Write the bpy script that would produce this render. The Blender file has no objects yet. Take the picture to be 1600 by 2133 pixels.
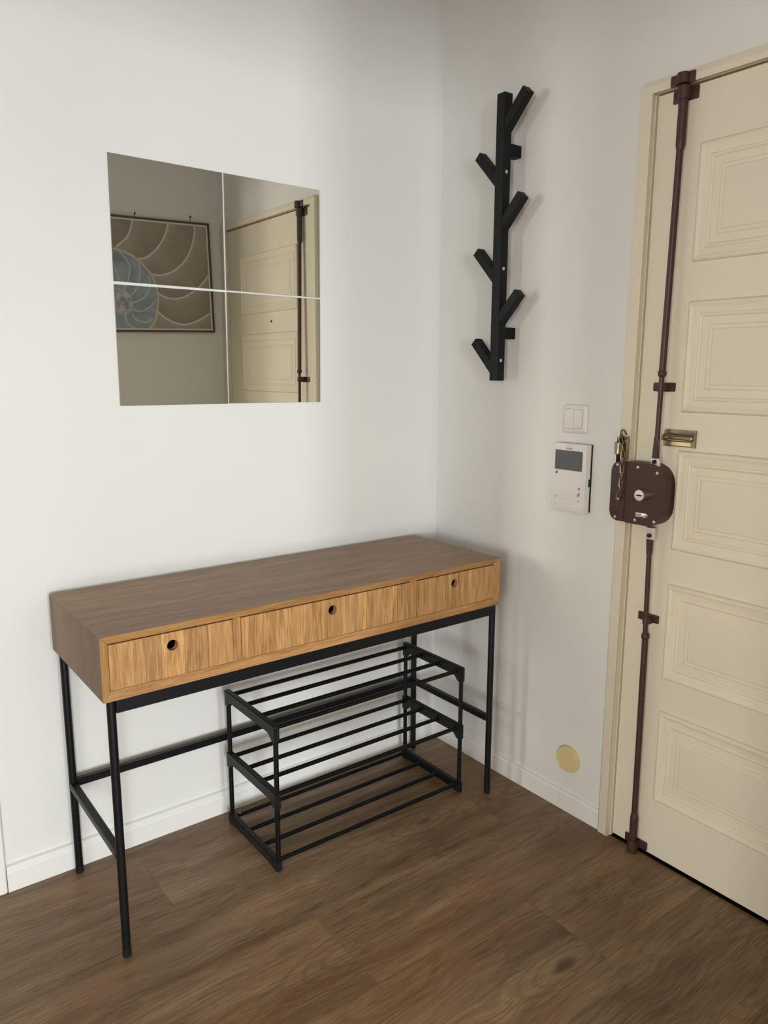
import bpy, bmesh, math, random
import numpy as np
from mathutils import Vector, Matrix

random.seed(7)
scene = bpy.context.scene
C = scene.collection

# ------------------------------------------------------------------ camera
yaw, pitch, roll = map(math.radians, (-37.1827, -10.4824, 0.186))
fwd = Vector((-math.sin(yaw) * math.cos(pitch), math.cos(yaw) * math.cos(pitch), math.sin(pitch)))
rgt = Vector((math.cos(yaw), math.sin(yaw), 0))
up = rgt.cross(fwd)
r2 = rgt * math.cos(roll) + up * math.sin(roll)
u2 = -rgt * math.sin(roll) + up * math.cos(roll)
cam_d = bpy.data.cameras.new('camera')
cam_d.sensor_fit = 'HORIZONTAL'
cam_d.sensor_width = 36.0
cam_d.lens = 36.0 * 1594.46 / 1600.0
cam_d.clip_start = 0.02
cam = bpy.data.objects.new('camera', cam_d)
C.objects.link(cam)
cam.matrix_world = Matrix(((r2.x, u2.x, -fwd.x, -1.729), (r2.y, u2.y, -fwd.y, -1.9783),
                           (r2.z, u2.z, -fwd.z, 1.3121), (0, 0, 0, 1)))
scene.camera = cam

# ------------------------------------------------------------------ light, world, exposure
scene.view_settings.view_transform = 'Standard'
scene.view_settings.look = 'None'
scene.view_settings.gamma = 1.0
scene.view_settings.use_curve_mapping = False
scene.view_settings.exposure = -0.21
scene.cycles.caustics_reflective = False
scene.cycles.caustics_refractive = False

world = bpy.data.worlds.new('daylight')
scene.world = world
world.use_nodes = True
world.node_tree.nodes['Background'].inputs[0].default_value = (0.75, 0.86, 1.0, 1)
world.node_tree.nodes['Background'].inputs[1].default_value = 1.0


def area(name, loc, direction, sx, sy, watts, col, spread=180):
    d = bpy.data.lights.new(name, 'AREA')
    d.shape = 'RECTANGLE'
    d.size, d.size_y = sx, sy
    d.energy = watts
    d.color = col
    d.spread = math.radians(spread)
    o = bpy.data.objects.new(name, d)
    C.objects.link(o)
    o.location = loc
    o.rotation_euler = Vector(direction).to_track_quat('-Z', 'Y').to_euler()
    return o


# daylight at unseen windows, two of them added, of the room behind the camera and of the room through the left doorway
area('daylight_back_window', (-1.70, -7.27, 1.15), (0, 1, 0), 0.70, 1.90, 132, (0.88, 0.95, 1.0))
area('added_left_back_window', (-3.50, -7.27, 1.15), (0, 1, 0), 0.80, 1.90, 275, (0.88, 0.95, 1.0))  # added lamp, brightens the left wall up to the corner
area('daylight_side_window', (-6.96, -1.70, 1.15), (1, 0, 0), 0.45, 1.35, 50, (1.0, 0.95, 0.87))
area('added_middle_side_window', (-6.96, -3.40, 1.20), (1, 0, 0), 1.20, 1.80, 105, (0.98, 0.97, 0.94))  # added lamp, softens the shadow edge on the entrance door
area('daylight_far_side_window', (-6.96, -5.20, 1.20), (1, 0, 0), 1.30, 1.80, 170, (0.98, 0.97, 0.94))
area('daylight_next_room', (-6.96, 1.30, 1.60), (1, 0, 0), 0.60, 1.40, 175, (1.0, 0.95, 0.87))


# ------------------------------------------------------------------ materials
def lin(r, g, b):
    f = lambda c: (c / 255 / 12.92) if c / 255 <= 0.04045 else ((c / 255 + 0.055) / 1.055) ** 2.4
    return (f(r), f(g), f(b), 1)


def base_mat(name):
    m = bpy.data.materials.new(name)
    m.use_nodes = True
    nt = m.node_tree
    return m, nt, nt.nodes['Principled BSDF']


def N(nt, typ, **kw):
    n = nt.nodes.new(typ)
    for k, v in kw.items():
        setattr(n, k, v)
    return n


def plain(name, col, rough=0.5, metal=0.0, bump=0.0, bscale=200.0, var=0.0, vscale=6.0, spec=0.5):
    m, nt, p = base_mat(name)
    p.inputs['Base Color'].default_value = col
    p.inputs['Roughness'].default_value = rough
    p.inputs['Metallic'].default_value = metal
    p.inputs['Specular IOR Level'].default_value = spec
    tc = N(nt, 'ShaderNodeTexCoord')
    if var:
        no = N(nt, 'ShaderNodeTexNoise')
        no.inputs['Scale'].default_value = vscale
        no.inputs['Detail'].default_value = 4
        nt.links.new(tc.outputs['Object'], no.inputs['Vector'])
        hsv = N(nt, 'ShaderNodeHueSaturation')
        hsv.inputs['Color'].default_value = col
        mr = N(nt, 'ShaderNodeMapRange')
        mr.inputs['From Min'].default_value = 0.3
        mr.inputs['From Max'].default_value = 0.7
        mr.inputs['To Min'].default_value = 1 - var
        mr.inputs['To Max'].default_value = 1 + var
        nt.links.new(no.outputs['Fac'], mr.inputs['Value'])
        nt.links.new(mr.outputs['Result'], hsv.inputs['Value'])
        nt.links.new(hsv.outputs['Color'], p.inputs['Base Color'])
    if bump:
        nb = N(nt, 'ShaderNodeTexNoise')
        nb.inputs['Scale'].default_value = bscale
        nb.inputs['Detail'].default_value = 3
        nt.links.new(tc.outputs['Object'], nb.inputs['Vector'])
        bp = N(nt, 'ShaderNodeBump')
        bp.inputs['Strength'].default_value = bump
        bp.inputs['Distance'].default_value = 0.002
        nt.links.new(nb.outputs['Fac'], bp.inputs['Height'])
        nt.links.new(bp.outputs['Normal'], p.inputs['Normal'])
    return m


def wood(name, dark, mid, light, grain_axis='X', rough=0.45, stretch=14.0, scale=1.0, tone=0.12, knots=0.0,
         cathedral=0.5, bump=0.08, blotch=0.0, blotch_col=None, spec=0.5, fine=0.32, contrast=0.20, rings=0.0, ring_freq=60.0, ring_s=(0.9, 6.0), fine_s=260):
    """procedural wood, grain along one local axis of the piece; every piece gets its own random offset and tone"""
    m, nt, p = base_mat(name)
    L = nt.links.new
    tc = N(nt, 'ShaderNodeTexCoord')
    oi = N(nt, 'ShaderNodeObjectInfo')
    off = N(nt, 'ShaderNodeVectorMath', operation='SCALE')
    off.inputs[0].default_value = (17.3, 9.1, 13.7)
    L(oi.outputs['Random'], off.inputs['Scale'])
    add = N(nt, 'ShaderNodeVectorMath', operation='ADD')
    L(tc.outputs['Object'], add.inputs[0])
    L(off.outputs[0], add.inputs[1])
    # low frequency warp makes the grain wander
    wn = N(nt, 'ShaderNodeTexNoise')
    wn.inputs['Scale'].default_value = 3.2 * scale
    wn.inputs['Detail'].default_value = 2
    L(add.outputs[0], wn.inputs['Vector'])
    wsub = N(nt, 'ShaderNodeVectorMath', operation='SUBTRACT')
    wsub.inputs[1].default_value = (0.5, 0.5, 0.5)
    L(wn.outputs['Color'], wsub.inputs[0])
    wsc = N(nt, 'ShaderNodeVectorMath', operation='SCALE')
    wsc.inputs['Scale'].default_value = 0.06 * cathedral / scale
    L(wsub.outputs[0], wsc.inputs[0])
    wadd = N(nt, 'ShaderNodeVectorMath', operation='ADD')
    L(add.outputs[0], wadd.inputs[0])
    L(wsc.outputs[0], wadd.inputs[1])

    def mapped(a, b):
        mp = N(nt, 'ShaderNodeMapping')
        s = [b, b, b]
        s['XYZ'.index(grain_axis)] = a
        mp.inputs['Scale'].default_value = s
        L(wadd.outputs[0], mp.inputs['Vector'])
        return mp.outputs[0]
    n1 = N(nt, 'ShaderNodeTexNoise')
    n1.inputs['Scale'].default_value = 1
    n1.inputs['Detail'].default_value = 5
    n1.inputs['Roughness'].default_value = 0.6
    n1.inputs['Distortion'].default_value = 0.6
    L(mapped(1.6 * scale, stretch * 1.6 * scale), n1.inputs['Vector'])
    n2 = N(nt, 'ShaderNodeTexNoise')
    n2.inputs['Scale'].default_value = 1
    n2.inputs['Detail'].default_value = 3
    L(mapped(9 * scale, fine_s * scale), n2.inputs['Vector'])
    mix = N(nt, 'ShaderNodeMix', data_type='FLOAT')
    mix.inputs[0].default_value = fine
    L(n1.outputs['Fac'], mix.inputs[2])
    L(n2.outputs['Fac'], mix.inputs[3])
    ramp = N(nt, 'ShaderNodeValToRGB')
    e = ramp.color_ramp.elements
    e[0].position, e[0].color = 0.5 - contrast, dark
    e[1].position, e[1].color = 0.5 + contrast, light
    k = e.new(0.5)
    k.color = mid
    L(mix.outputs[0], ramp.inputs['Fac'])
    col = ramp.outputs['Color']
    if knots:
        mpk = N(nt, 'ShaderNodeMapping')
        s = [7.5, 7.5, 7.5]
        s['XYZ'.index(grain_axis)] = 2.6
        mpk.inputs['Scale'].default_value = s
        L(wadd.outputs[0], mpk.inputs['Vector'])
        vo = N(nt, 'ShaderNodeTexVoronoi')
        vo.inputs['Scale'].default_value = 1
        L(mpk.outputs[0], vo.inputs['Vector'])
        sep = N(nt, 'ShaderNodeSeparateColor')
        L(vo.outputs['Color'], sep.inputs[0])
        gate = N(nt, 'ShaderNodeMath', operation='GREATER_THAN')
        gate.inputs[1].default_value = 0.62
        L(sep.outputs[0], gate.inputs[0])
        kr = N(nt, 'ShaderNodeMapRange', interpolation_type='SMOOTHSTEP')
        kr.inputs['From Min'].default_value = 0.04
        kr.inputs['From Max'].default_value = 0.15
        kr.inputs['To Min'].default_value = knots
        kr.inputs['To Max'].default_value = 0.0
        L(vo.outputs['Distance'], kr.inputs['Value'])
        km = N(nt, 'ShaderNodeMath', operation='MULTIPLY')
        L(kr.outputs[0], km.inputs[0])
        L(gate.outputs[0], km.inputs[1])
        sw_ = N(nt, 'ShaderNodeMapRange', interpolation_type='SMOOTHERSTEP')      # the grain runs round the knots
        sw_.inputs['From Min'].default_value = 0.0
        sw_.inputs['From Max'].default_value = 0.62
        sw_.inputs['To Min'].default_value = 0.42
        sw_.inputs['To Max'].default_value = 0.0
        L(vo.outputs['Distance'], sw_.inputs['Value'])
        swirl = N(nt, 'ShaderNodeMath', operation='MULTIPLY')
        L(sw_.outputs[0], swirl.inputs[0])
        L(gate.outputs[0], swirl.inputs[1])
    if rings:
        # growth rings: contour lines of a stretched, slowly varying field
        n3 = N(nt, 'ShaderNodeTexNoise')
        n3.inputs['Scale'].default_value = 1
        n3.inputs['Detail'].default_value = 2
        n3.inputs['Roughness'].default_value = 0.35
        L(mapped(*ring_s), n3.inputs['Vector'])
        mu = N(nt, 'ShaderNodeMath', operation='MULTIPLY')
        mu.inputs[1].default_value = ring_freq
        field = n3.outputs['Fac']
        if knots:
            fa = N(nt, 'ShaderNodeMath', operation='ADD')
            L(field, fa.inputs[0])
            L(swirl.outputs[0], fa.inputs[1])
            field = fa.outputs[0]
        L(field, mu.inputs[0])
        si = N(nt, 'ShaderNodeMath', operation='SINE')
        L(mu.outputs[0], si.inputs[0])
        rr = N(nt, 'ShaderNodeMapRange', interpolation_type='SMOOTHSTEP')
        rr.inputs['From Min'].default_value = 0.1
        rr.inputs['From Max'].default_value = 1.0
        rr.inputs['To Max'].default_value = rings
        L(si.outputs[0], rr.inputs['Value'])
        rm = N(nt, 'ShaderNodeMath', operation='MULTIPLY')      # broken up along the grain
        L(rr.outputs[0], rm.inputs[0])
        L(n2.outputs['Fac'], rm.inputs[1])
        mx = N(nt, 'ShaderNodeMix', data_type='RGBA')
        mx.inputs[7].default_value = [c * 0.62 for c in dark[:3]] + [1]
        L(rm.outputs[0], mx.inputs[0])
        L(col, mx.inputs[6])
        col = mx.outputs[2]
    if blotch:
        bn = N(nt, 'ShaderNodeTexNoise')
        bn.inputs['Scale'].default_value = 1
        bn.inputs['Detail'].default_value = 2
        L(mapped(2.2, 6.0), bn.inputs['Vector'])
        mr = N(nt, 'ShaderNodeMapRange')
        mr.inputs['From Min'].default_value = 0.45
        mr.inputs['From Max'].default_value = 0.72
        mr.inputs['To Max'].default_value = blotch
        L(bn.outputs['Fac'], mr.inputs['Value'])
        mx = N(nt, 'ShaderNodeMix', data_type='RGBA')
        mx.inputs[7].default_value = blotch_col
        L(mr.outputs[0], mx.inputs[0])
        L(col, mx.inputs[6])
        col = mx.outputs[2]
    if knots:
        mx = N(nt, 'ShaderNodeMix', data_type='RGBA')
        mx.inputs[7].default_value = [c * 0.45 for c in dark[:3]] + [1]
        L(km.outputs[0], mx.inputs[0])
        L(col, mx.inputs[6])
        col = mx.outputs[2]
    hsv = N(nt, 'ShaderNodeHueSaturation')
    tr = N(nt, 'ShaderNodeMapRange')
    tr.inputs['To Min'].default_value = 1 - tone
    tr.inputs['To Max'].default_value = 1 + tone
    L(oi.outputs['Random'], tr.inputs['Value'])
    L(tr.outputs[0], hsv.inputs['Value'])
    L(col, hsv.inputs['Color'])
    L(hsv.outputs['Color'], p.inputs['Base Color'])
    p.inputs['Roughness'].default_value = rough
    p.inputs['Specular IOR Level'].default_value = spec
    bp = N(nt, 'ShaderNodeBump')
    bp.inputs['Strength'].default_value = bump
    bp.inputs['Distance'].default_value = 0.001
    L(mix.outputs[0], bp.inputs['Height'])
    L(bp.outputs['Normal'], p.inputs['Normal'])
    return m


M = {}
M['wall'] = plain('white_wall_paint', lin(230, 229, 225), 0.75, bump=0.12, bscale=160, var=0.012, vscale=2.5, spec=0.3)
M['ceiling'] = plain('ceiling_paint', lin(214, 209, 196), 0.9)
M['trim_white'] = plain('white_gloss_trim', lin(236, 235, 231), 0.4, bump=0.04, bscale=60)
M['cream'] = plain('cream_door_paint', lin(230, 220, 198), 0.45, bump=0.06, bscale=70, var=0.02, vscale=3)
M['dark'] = plain('dark_recess', lin(28, 24, 20), 0.9)
M['black_metal'] = plain('black_powder_coat', lin(13, 13, 16), 0.42, bump=0.05, bscale=600, spec=0.3)
M['black_plastic'] = plain('black_plastic', lin(20, 21, 23), 0.5, bump=0.05, bscale=400, spec=0.3)
M['black_tube'] = plain('black_steel_tube', lin(10, 10, 12), 0.35, spec=0.3)
M['black_wood'] = plain('black_stained_wood', lin(17, 18, 19), 0.55, bump=0.12, bscale=120, spec=0.25)
M['brown_metal'] = plain('brown_painted_iron', lin(66, 42, 36), 0.48, bump=0.08, bscale=90, var=0.06, vscale=30)
M['chrome'] = plain('chrome', (0.82, 0.81, 0.79, 1), 0.18, 1.0)
M['zinc'] = plain('zinc_plate', (0.78, 0.77, 0.74, 1), 0.35, 1.0)
M['brass'] = plain('aged_brass', (0.31, 0.26, 0.17, 1), 0.36, 1.0, var=0.15, vscale=60)
M['brass_bright'] = plain('worn_bright_brass', (0.72, 0.58, 0.32, 1), 0.30, 1.0, var=0.1, vscale=40)
M['screw'] = plain('steel_screw', (0.62, 0.58, 0.52, 1), 0.35, 1.0)
M['white_plastic'] = plain('white_plastic', lin(232, 228, 220), 0.3)
M['intercom_white'] = plain('glossy_white_plastic', lin(235, 231, 227), 0.12)
M['screen'] = plain('grey_display', lin(88, 92, 94), 0.12)
M['print_grey'] = plain('grey_print', lin(150, 144, 140), 0.5)
M['print_dark'] = plain('dark_print', lin(80, 76, 74), 0.5)
M['yellow_plastic'] = plain('yellowed_plastic', lin(224, 205, 150), 0.42)
M['frame_dark'] = plain('dark_wood_frame', lin(84, 70, 58), 0.5)
M['mat_white'] = plain('white_mount', lin(225, 218, 205), 0.6)
M['oak_top'] = wood('oak_veneer_along_dimmed', lin(116, 81, 47), lin(141, 103, 63), lin(160, 122, 79), 'X', 0.38, 16, 1.0, 0.03, cathedral=0.8, fine=0.5, contrast=0.15, rings=0.55, ring_freq=70, ring_s=(1.1, 7.0), fine_s=320, spec=0.38)  # same oak as the front, the top's different light put into a darker colour
M['oak_side'] = wood('oak_veneer_upright_dimmed', lin(94, 66, 38), lin(110, 79, 47), lin(124, 93, 59), 'Z', 0.42, 12, 1.2, 0.03, fine=0.5, contrast=0.15, rings=0.35, ring_freq=50, spec=0.38)  # same oak, shade of the sides put into a still darker colour
M['oak_stave'] = wood('oak_stave', lin(142, 98, 56), lin(180, 135, 84), lin(202, 160, 107), 'Z', 0.45, 14, 1.6, 0.15, cathedral=0.5, fine=0.55, contrast=0.14, rings=0.5, ring_freq=45, ring_s=(1.5, 14.0), fine_s=170)
M['oak_edge'] = wood('oak_lit_edge', lin(138, 95, 54), lin(172, 127, 78), lin(190, 148, 97), 'X', 0.45, 20, 1.4, 0.04, fine=0.5, contrast=0.15, rings=0.3, ring_freq=40)  # same oak in a front-lit tone, for the bevels facing the room
M['oak_edge_up'] = wood('oak_lit_edge_upright', lin(138, 95, 54), lin(172, 127, 78), lin(190, 148, 97), 'Z', 0.45, 20, 1.4, 0.04, fine=0.5, contrast=0.15)  # front-lit tone again, grain upright
M['floor'] = wood('brown_laminate', lin(94, 72, 50), lin(130, 104, 77), lin(160, 131, 101), 'X', 0.40, 7.5, 1.0, 0.05, knots=0.8,
                  cathedral=0.9, blotch=0.40, blotch_col=lin(122, 82, 46), bump=0.06, spec=0.4, fine=0.45, contrast=0.15, rings=0.5, ring_freq=42, ring_s=(0.55, 4.5), fine_s=240)

m, nt, p = base_mat('mirror_silvering')
p.inputs['Base Color'].default_value = (0.95, 0.95, 0.885, 1)
p.inputs['Metallic'].default_value = 1
p.inputs['Roughness'].default_value = 0.0
M['mirror'] = m
M['mirror_edge'] = plain('mirror_edge', lin(150, 152, 140), 0.3)

m, nt, p = base_mat('window_glass')
nt.nodes.remove(p)
tr = N(nt, 'ShaderNodeBsdfTransparent')
gl = N(nt, 'ShaderNodeBsdfGlossy')
gl.inputs['Roughness'].default_value = 0.02
mx = N(nt, 'ShaderNodeMixShader')
mx.inputs[0].default_value = 0.06
nt.links.new(tr.outputs[0], mx.inputs[1])
nt.links.new(gl.outputs[0], mx.inputs[2])
nt.links.new(mx.outputs[0], nt.nodes['Material Output'].inputs['Surface'])
M['glass'] = m


# ------------------------------------------------------------------ building helpers
def new():
    return bmesh.new()


def add_box(bm, x0, x1, y0, y1, z0, z1, bev=0.0, seg=1):
    v = [bm.verts.new((x, y, z)) for x in (x0, x1) for y in (y0, y1) for z in (z0, z1)]
    fs = [(0, 1, 3, 2), (4, 6, 7, 5), (0, 4, 5, 1), (2, 3, 7, 6), (0, 2, 6, 4), (1, 5, 7, 3)]
    faces = [bm.faces.new([v[i] for i in f]) for f in fs]
    if bev:
        es = list({e for f in faces for e in f.edges})
        bmesh.ops.bevel(bm, geom=es, offset=bev, segments=seg, affect='EDGES', profile=0.5)


def add_tube(bm, p0, p1, r, seg=14, r1=None):
    p0, p1 = Vector(p0), Vector(p1)
    r1 = r if r1 is None else r1
    d = (p1 - p0).normalized()
    a = d.orthogonal().normalized()
    b = d.cross(a)
    ra, rb = [], []
    for i in range(seg):
        t = 2 * math.pi * i / seg
        o = a * math.cos(t) + b * math.sin(t)
        ra.append(bm.verts.new(p0 + o * r))
        rb.append(bm.verts.new(p1 + o * r1))
    for i in range(seg):
        j = (i + 1) % seg
        bm.faces.new((ra[i], ra[j], rb[j], rb[i]))
    bm.faces.new(ra[::-1])
    bm.faces.new(rb)


def add_path(bm, pts, r, seg=8, closed=False):
    pts = [Vector(q) for q in pts]
    n = len(pts)
    rings = []
    prev = None
    for i, q in enumerate(pts):
        if closed:
            d = (pts[(i + 1) % n] - pts[i - 1]).normalized()
        else:
            d = (pts[min(i + 1, n - 1)] - pts[max(i - 1, 0)]).normalized()
        a = d.orthogonal().normalized() if prev is None else (prev - d * prev.dot(d)).normalized()
        prev = a
        b = d.cross(a)
        rings.append([bm.verts.new(q + (a * math.cos(2 * math.pi * k / seg) + b * math.sin(2 * math.pi * k / seg)) * r) for k in range(seg)])
    for i in range(n if closed else n - 1):
        A, B = rings[i], rings[(i + 1) % n]
        for k in range(seg):
            j = (k + 1) % seg
            bm.faces.new((A[k], A[j], B[j], B[k]))
    if not closed:
        bm.faces.new(rings[0][::-1])
        bm.faces.new(rings[-1])


def add_lathe(bm, axis_o, axis_d, prof, seg=24):
    """prof: list of (distance along the axis, radius)"""
    o, d = Vector(axis_o), Vector(axis_d).normalized()
    a = d.orthogonal().normalized()
    b = d.cross(a)
    rings = []
    for h, r in prof:
        if r < 1e-6:
            rings.append([bm.verts.new(o + d * h)])
        else:
            rings.append([bm.verts.new(o + d * h + (a * math.cos(2 * math.pi * k / seg) + b * math.sin(2 * math.pi * k / seg)) * r) for k in range(seg)])
    for A, B in zip(rings, rings[1:]):
        if len(A) == 1 and len(B) == 1:
            continue
        for k in range(seg):
            j = (k + 1) % seg
            if len(A) == 1:
                bm.faces.new((A[0], B[j], B[k]))
            elif len(B) == 1:
                bm.faces.new((A[k], A[j], B[0]))
            else:
                bm.faces.new((A[k], A[j], B[j], B[k]))
    if len(rings[0]) > 1:
        bm.faces.new(rings[0][::-1])
    if len(rings[-1]) > 1:
        bm.faces.new(rings[-1])


def add_prism(bm, pts2, to3, h0, h1, bev=0.0):
    """extrude a 2-D outline between two heights; to3(u, v, h) gives the point"""
    A = [bm.verts.new(to3(u, v, h0)) for u, v in pts2]
    B = [bm.verts.new(to3(u, v, h1)) for u, v in pts2]
    n = len(A)
    f0 = bm.faces.new(A[::-1])
    f1 = bm.faces.new(B)
    for i in range(n):
        j = (i + 1) % n
        bm.faces.new((A[i], A[j], B[j], B[i]))
    if bev:
        bmesh.ops.bevel(bm, geom=list(f1.edges), offset=bev, segments=2, affect='EDGES', profile=0.5)
    return f0, f1


def round_rect(u0, u1, v0, v1, radii, seg=6):
    """radii: (u0v0, u1v0, u1v1, u0v1)"""
    out = []
    for (cu, cv, su, sv, a0), r in zip(((u0, v0, 1, 1, 180), (u1, v0, -1, 1, 270), (u1, v1, -1, -1, 0), (u0, v1, 1, -1, 90)), radii):
        if r <= 0:
            out.append((cu, cv))
            continue
        for i in range(seg + 1):
            t = math.radians(a0 + 90 * i / seg)
            out.append((cu + su * r + r * math.cos(t), cv + sv * r + r * math.sin(t)))
    return out


WL = {}


def link(name, bm, mat, parent=None, loc=None, smooth=32, kind=None):
    """bm is in world coordinates; the object gets its origin at loc"""
    bmesh.ops.recalc_face_normals(bm, faces=bm.faces[:])
    if loc is None:
        cs = [v.co for v in bm.verts]
        loc = [(min(c[i] for c in cs) + max(c[i] for c in cs)) / 2 for i in range(3)]
    loc = Vector(loc)
    for v in bm.verts:
        v.co -= loc
    me = bpy.data.meshes.new(name)
    bm.to_mesh(me)
    bm.free()
    me.materials.append(M[mat] if isinstance(mat, str) else mat)
    if smooth:
        me.polygons.foreach_set('use_smooth', [True] * len(me.polygons))
        me.set_sharp_from_angle(angle=math.radians(smooth))
    o = bpy.data.objects.new(name, me)
    C.objects.link(o)
    WL[o] = loc
    if parent is not None:
        o.parent = parent
        o.location = loc - WL[parent]
    else:
        o.location = loc
    if kind:
        o['kind'] = kind
    return o


def thing(name, label, cat, loc, group=None):
    o = bpy.data.objects.new(name, None)
    o.empty_display_size = 0.05
    C.objects.link(o)
    o.location = loc
    WL[o] = Vector(loc)
    return tag(o, label, cat, group)


def tag(o, label, cat, group=None):
    o['label'] = label
    o['category'] = cat
    if group:
        o['group'] = group
    return o


def structure(o, label=None):
    o['kind'] = 'structure'
    if label:
        o['label'] = label
    return o


def bx(name, mat, dims, parent=None, bev=0.0, loc=None, seg=1, smooth=32):
    bm = new()
    add_box(bm, *dims, bev=bev, seg=seg)
    return link(name, bm, mat, parent, loc, smooth)


# ------------------------------------------------------------------ the room shell
H = 2.95
bm = new(); add_box(bm, -7.15, 0.25, -7.5, 0.15, -0.12, -0.009)
floor = structure(link('floor', bm, 'dark', loc=(0, 0, -0.009)), 'brown wood-effect laminate floor of wide planks')
# planks along the left wall direction, 0.25 m wide
PW, PL = 0.25, 1.38
plank_cache = {}


def plank(x0, x1, y0, y1):
    key = (round(x1 - x0, 3), round(y1 - y0, 3))
    g = 0.0002
    if key not in plank_cache:
        bm = new()
        add_box(bm, g, key[0] - g, g, key[1] - g, -0.008, 0.0, bev=0.0003)
        o = link('plank', bm, 'floor', floor, loc=(0, 0, 0))
        plank_cache[key] = o.data
    else:
        o = bpy.data.objects.new('plank', plank_cache[key])
        C.objects.link(o)
        o.parent = floor
    o.location = Vector((x0, y0, 0)) - WL[floor]


for k_ in range(10):
    plank(-2.9, -0.9, k_ * PW, min((k_ + 1) * PW, 2.4))
    plank(-7.0, -4.4, k_ * PW, min((k_ + 1) * PW, 2.4))
    plank(-4.4, -2.9, k_ * PW, min((k_ + 1) * PW, 2.4))
row = 0
y1 = 0.0
ynext = -0.068
offs = [0.52, 1.12, 0.20, 0.86, 0.40, 1.24, 0.68]
while y1 > -7.29:
    y0 = max(ynext, -7.3)
    xr = 0.0 if y1 > -1.8 else -0.72
    x1 = xr
    xs = -offs[row % 7]
    while xs >= xr - 0.01:
        xs -= PL
    while x1 > -6.99:
        x0 = max(xs, -7.0)
        if x1 - x0 > 0.002:
            plank(x0, x1, y0, y1)
        x1 = x0
        xs -= PL
    y1 = y0
    ynext = y0 - PW
    row += 1

structure(bx('ceiling', 'ceiling', (-7.15, 0.25, -7.5, 2.55, H, H + 0.1)))
bm = new()
add_box(bm, -1.512, 0.2, 0.0, 0.12, 0, H)
add_box(bm, -7.0, -2.36, 0.0, 0.12, 0, H)
add_box(bm, -2.36, -1.512, 0.0, 0.12, 2.03, H)
structure(link('wall_left', bm, 'wall'), 'white wall behind the console table')
# the next room, through the doorway at the left
structure(bx('wall_far', 'wall', (-7.12, 0.2, 2.4, 2.52, 0, H)))
structure(bx('wall_end', 'wall', (-0.9, -0.78, 0.12, 2.4, 0, H)))

# right wall with the doorway
DY0, DY1, DZ = -1.565, -0.7805, 1.969          # clear opening between the linings
bm = new()
add_box(bm, 0.0, 0.055, DY1, 0.0, 0, H)
add_box(bm, 0.0, 0.055, -1.60, DY0, 0, H)
add_box(bm, 0.0, 0.055, DY0, DY1, DZ, H)
add_box(bm, 0.055, 0.2, -1.72, 0.12, 0, H)
structure(link('wall_right', bm, 'wall'), 'white wall with the coat hanger and the cream door')

bm = new(); add_box(bm, -0.72, 0.2, -1.72, -1.60, 0, H)
add_box(bm, -7.0, -0.72, -1.72, -1.60, 2.08, H)      # unseen lintel over the camera's opening, added to shade the upper walls
add_box(bm, -7.0, -2.85, -1.72, -1.60, 0, 2.08)      # unseen jamb wall of that opening, added to dim the left wall's near end
structure(link('wall_front', bm, 'wall'), 'wall opposite the console table, seen in the mirror tiles')
structure(bx('wall_inner', 'wall', (-0.72, -0.60, -7.42, -1.72, 0, H)))
# back wall with two tall windows, the first added to light the left wall
BW = ((-3.92, -3.08, 0.20, 2.10), (-2.06, -1.34, 0.20, 2.10))
bm = new()
xx = -7.0
for a_, b_, c_, d_ in BW:
    add_box(bm, xx, a_, -7.42, -7.3, 0, H)
    add_box(bm, a_, b_, -7.42, -7.3, 0, c_)
    add_box(bm, a_, b_, -7.42, -7.3, d_, H)
    xx = b_
add_box(bm, xx, -0.72, -7.42, -7.3, 0, H)
structure(link('wall_back', bm, 'wall'))


def window(name, o0, ax, u0, u1, z0, z1):
    """frame with two sashes; ax 'x' = lies along x at y=o0, 'y' = along y at x=o0"""
    def b(bm, a0, a1, w0, w1, d):
        if ax == 'x':
            add_box(bm, a0, a1, o0 - d, o0 + d, w0, w1, bev=0.003)
        else:
            add_box(bm, o0 - d, o0 + d, a0, a1, w0, w1, bev=0.003)
    t = 0.05
    mid = (u0 + u1) / 2
    bm = new()
    b(bm, u0, u0 + t, z0, z1, 0.025); b(bm, u1 - t, u1, z0, z1, 0.025)
    b(bm, u0 + t, u1 - t, z0, z0 + t, 0.025); b(bm, u0 + t, u1 - t, z1 - t, z1, 0.025)
    b(bm, mid - t / 2, mid + t / 2, z0 + t, z1 - t, 0.022)
    w = structure(link(name, bm, 'trim_white'))
    for a0, a1 in ((u0 + t, mid - t / 2), (mid + t / 2, u1 - t)):
        bm = new(); b(bm, a0, a1, z0 + t, z1 - t, 0.003)
        link('pane', bm, 'glass', w, smooth=0)


window('window_1', -7.34, 'x', *BW[0])  # added window around the left back lamp
window('window_6', -7.34, 'x', *BW[1])
# side wall with windows, the second added to soften light on the door
SW = ((-5.97, -4.43, 0.28, 2.12), (-4.02, -2.78, 0.28, 2.12), (-2.11, -1.29, 0.46, 1.84), (0.79, 1.81, 0.88, 2.32))
bm = new()
yy = -7.3
for a_, b_, c_, d_ in SW:
    add_box(bm, -7.12, -7.0, yy, a_, 0, H)
    add_box(bm, -7.12, -7.0, a_, b_, 0, c_)
    add_box(bm, -7.12, -7.0, a_, b_, d_, H)
    yy = b_
add_box(bm, -7.12, -7.0, yy, 2.4, 0, H)
structure(link('wall_side', bm, 'wall'))
for i, (a_, b_, c_, d_) in enumerate(SW):
    window('window_%d' % (i + 2), -7.04, 'y', a_, b_, c_, d_)

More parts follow.
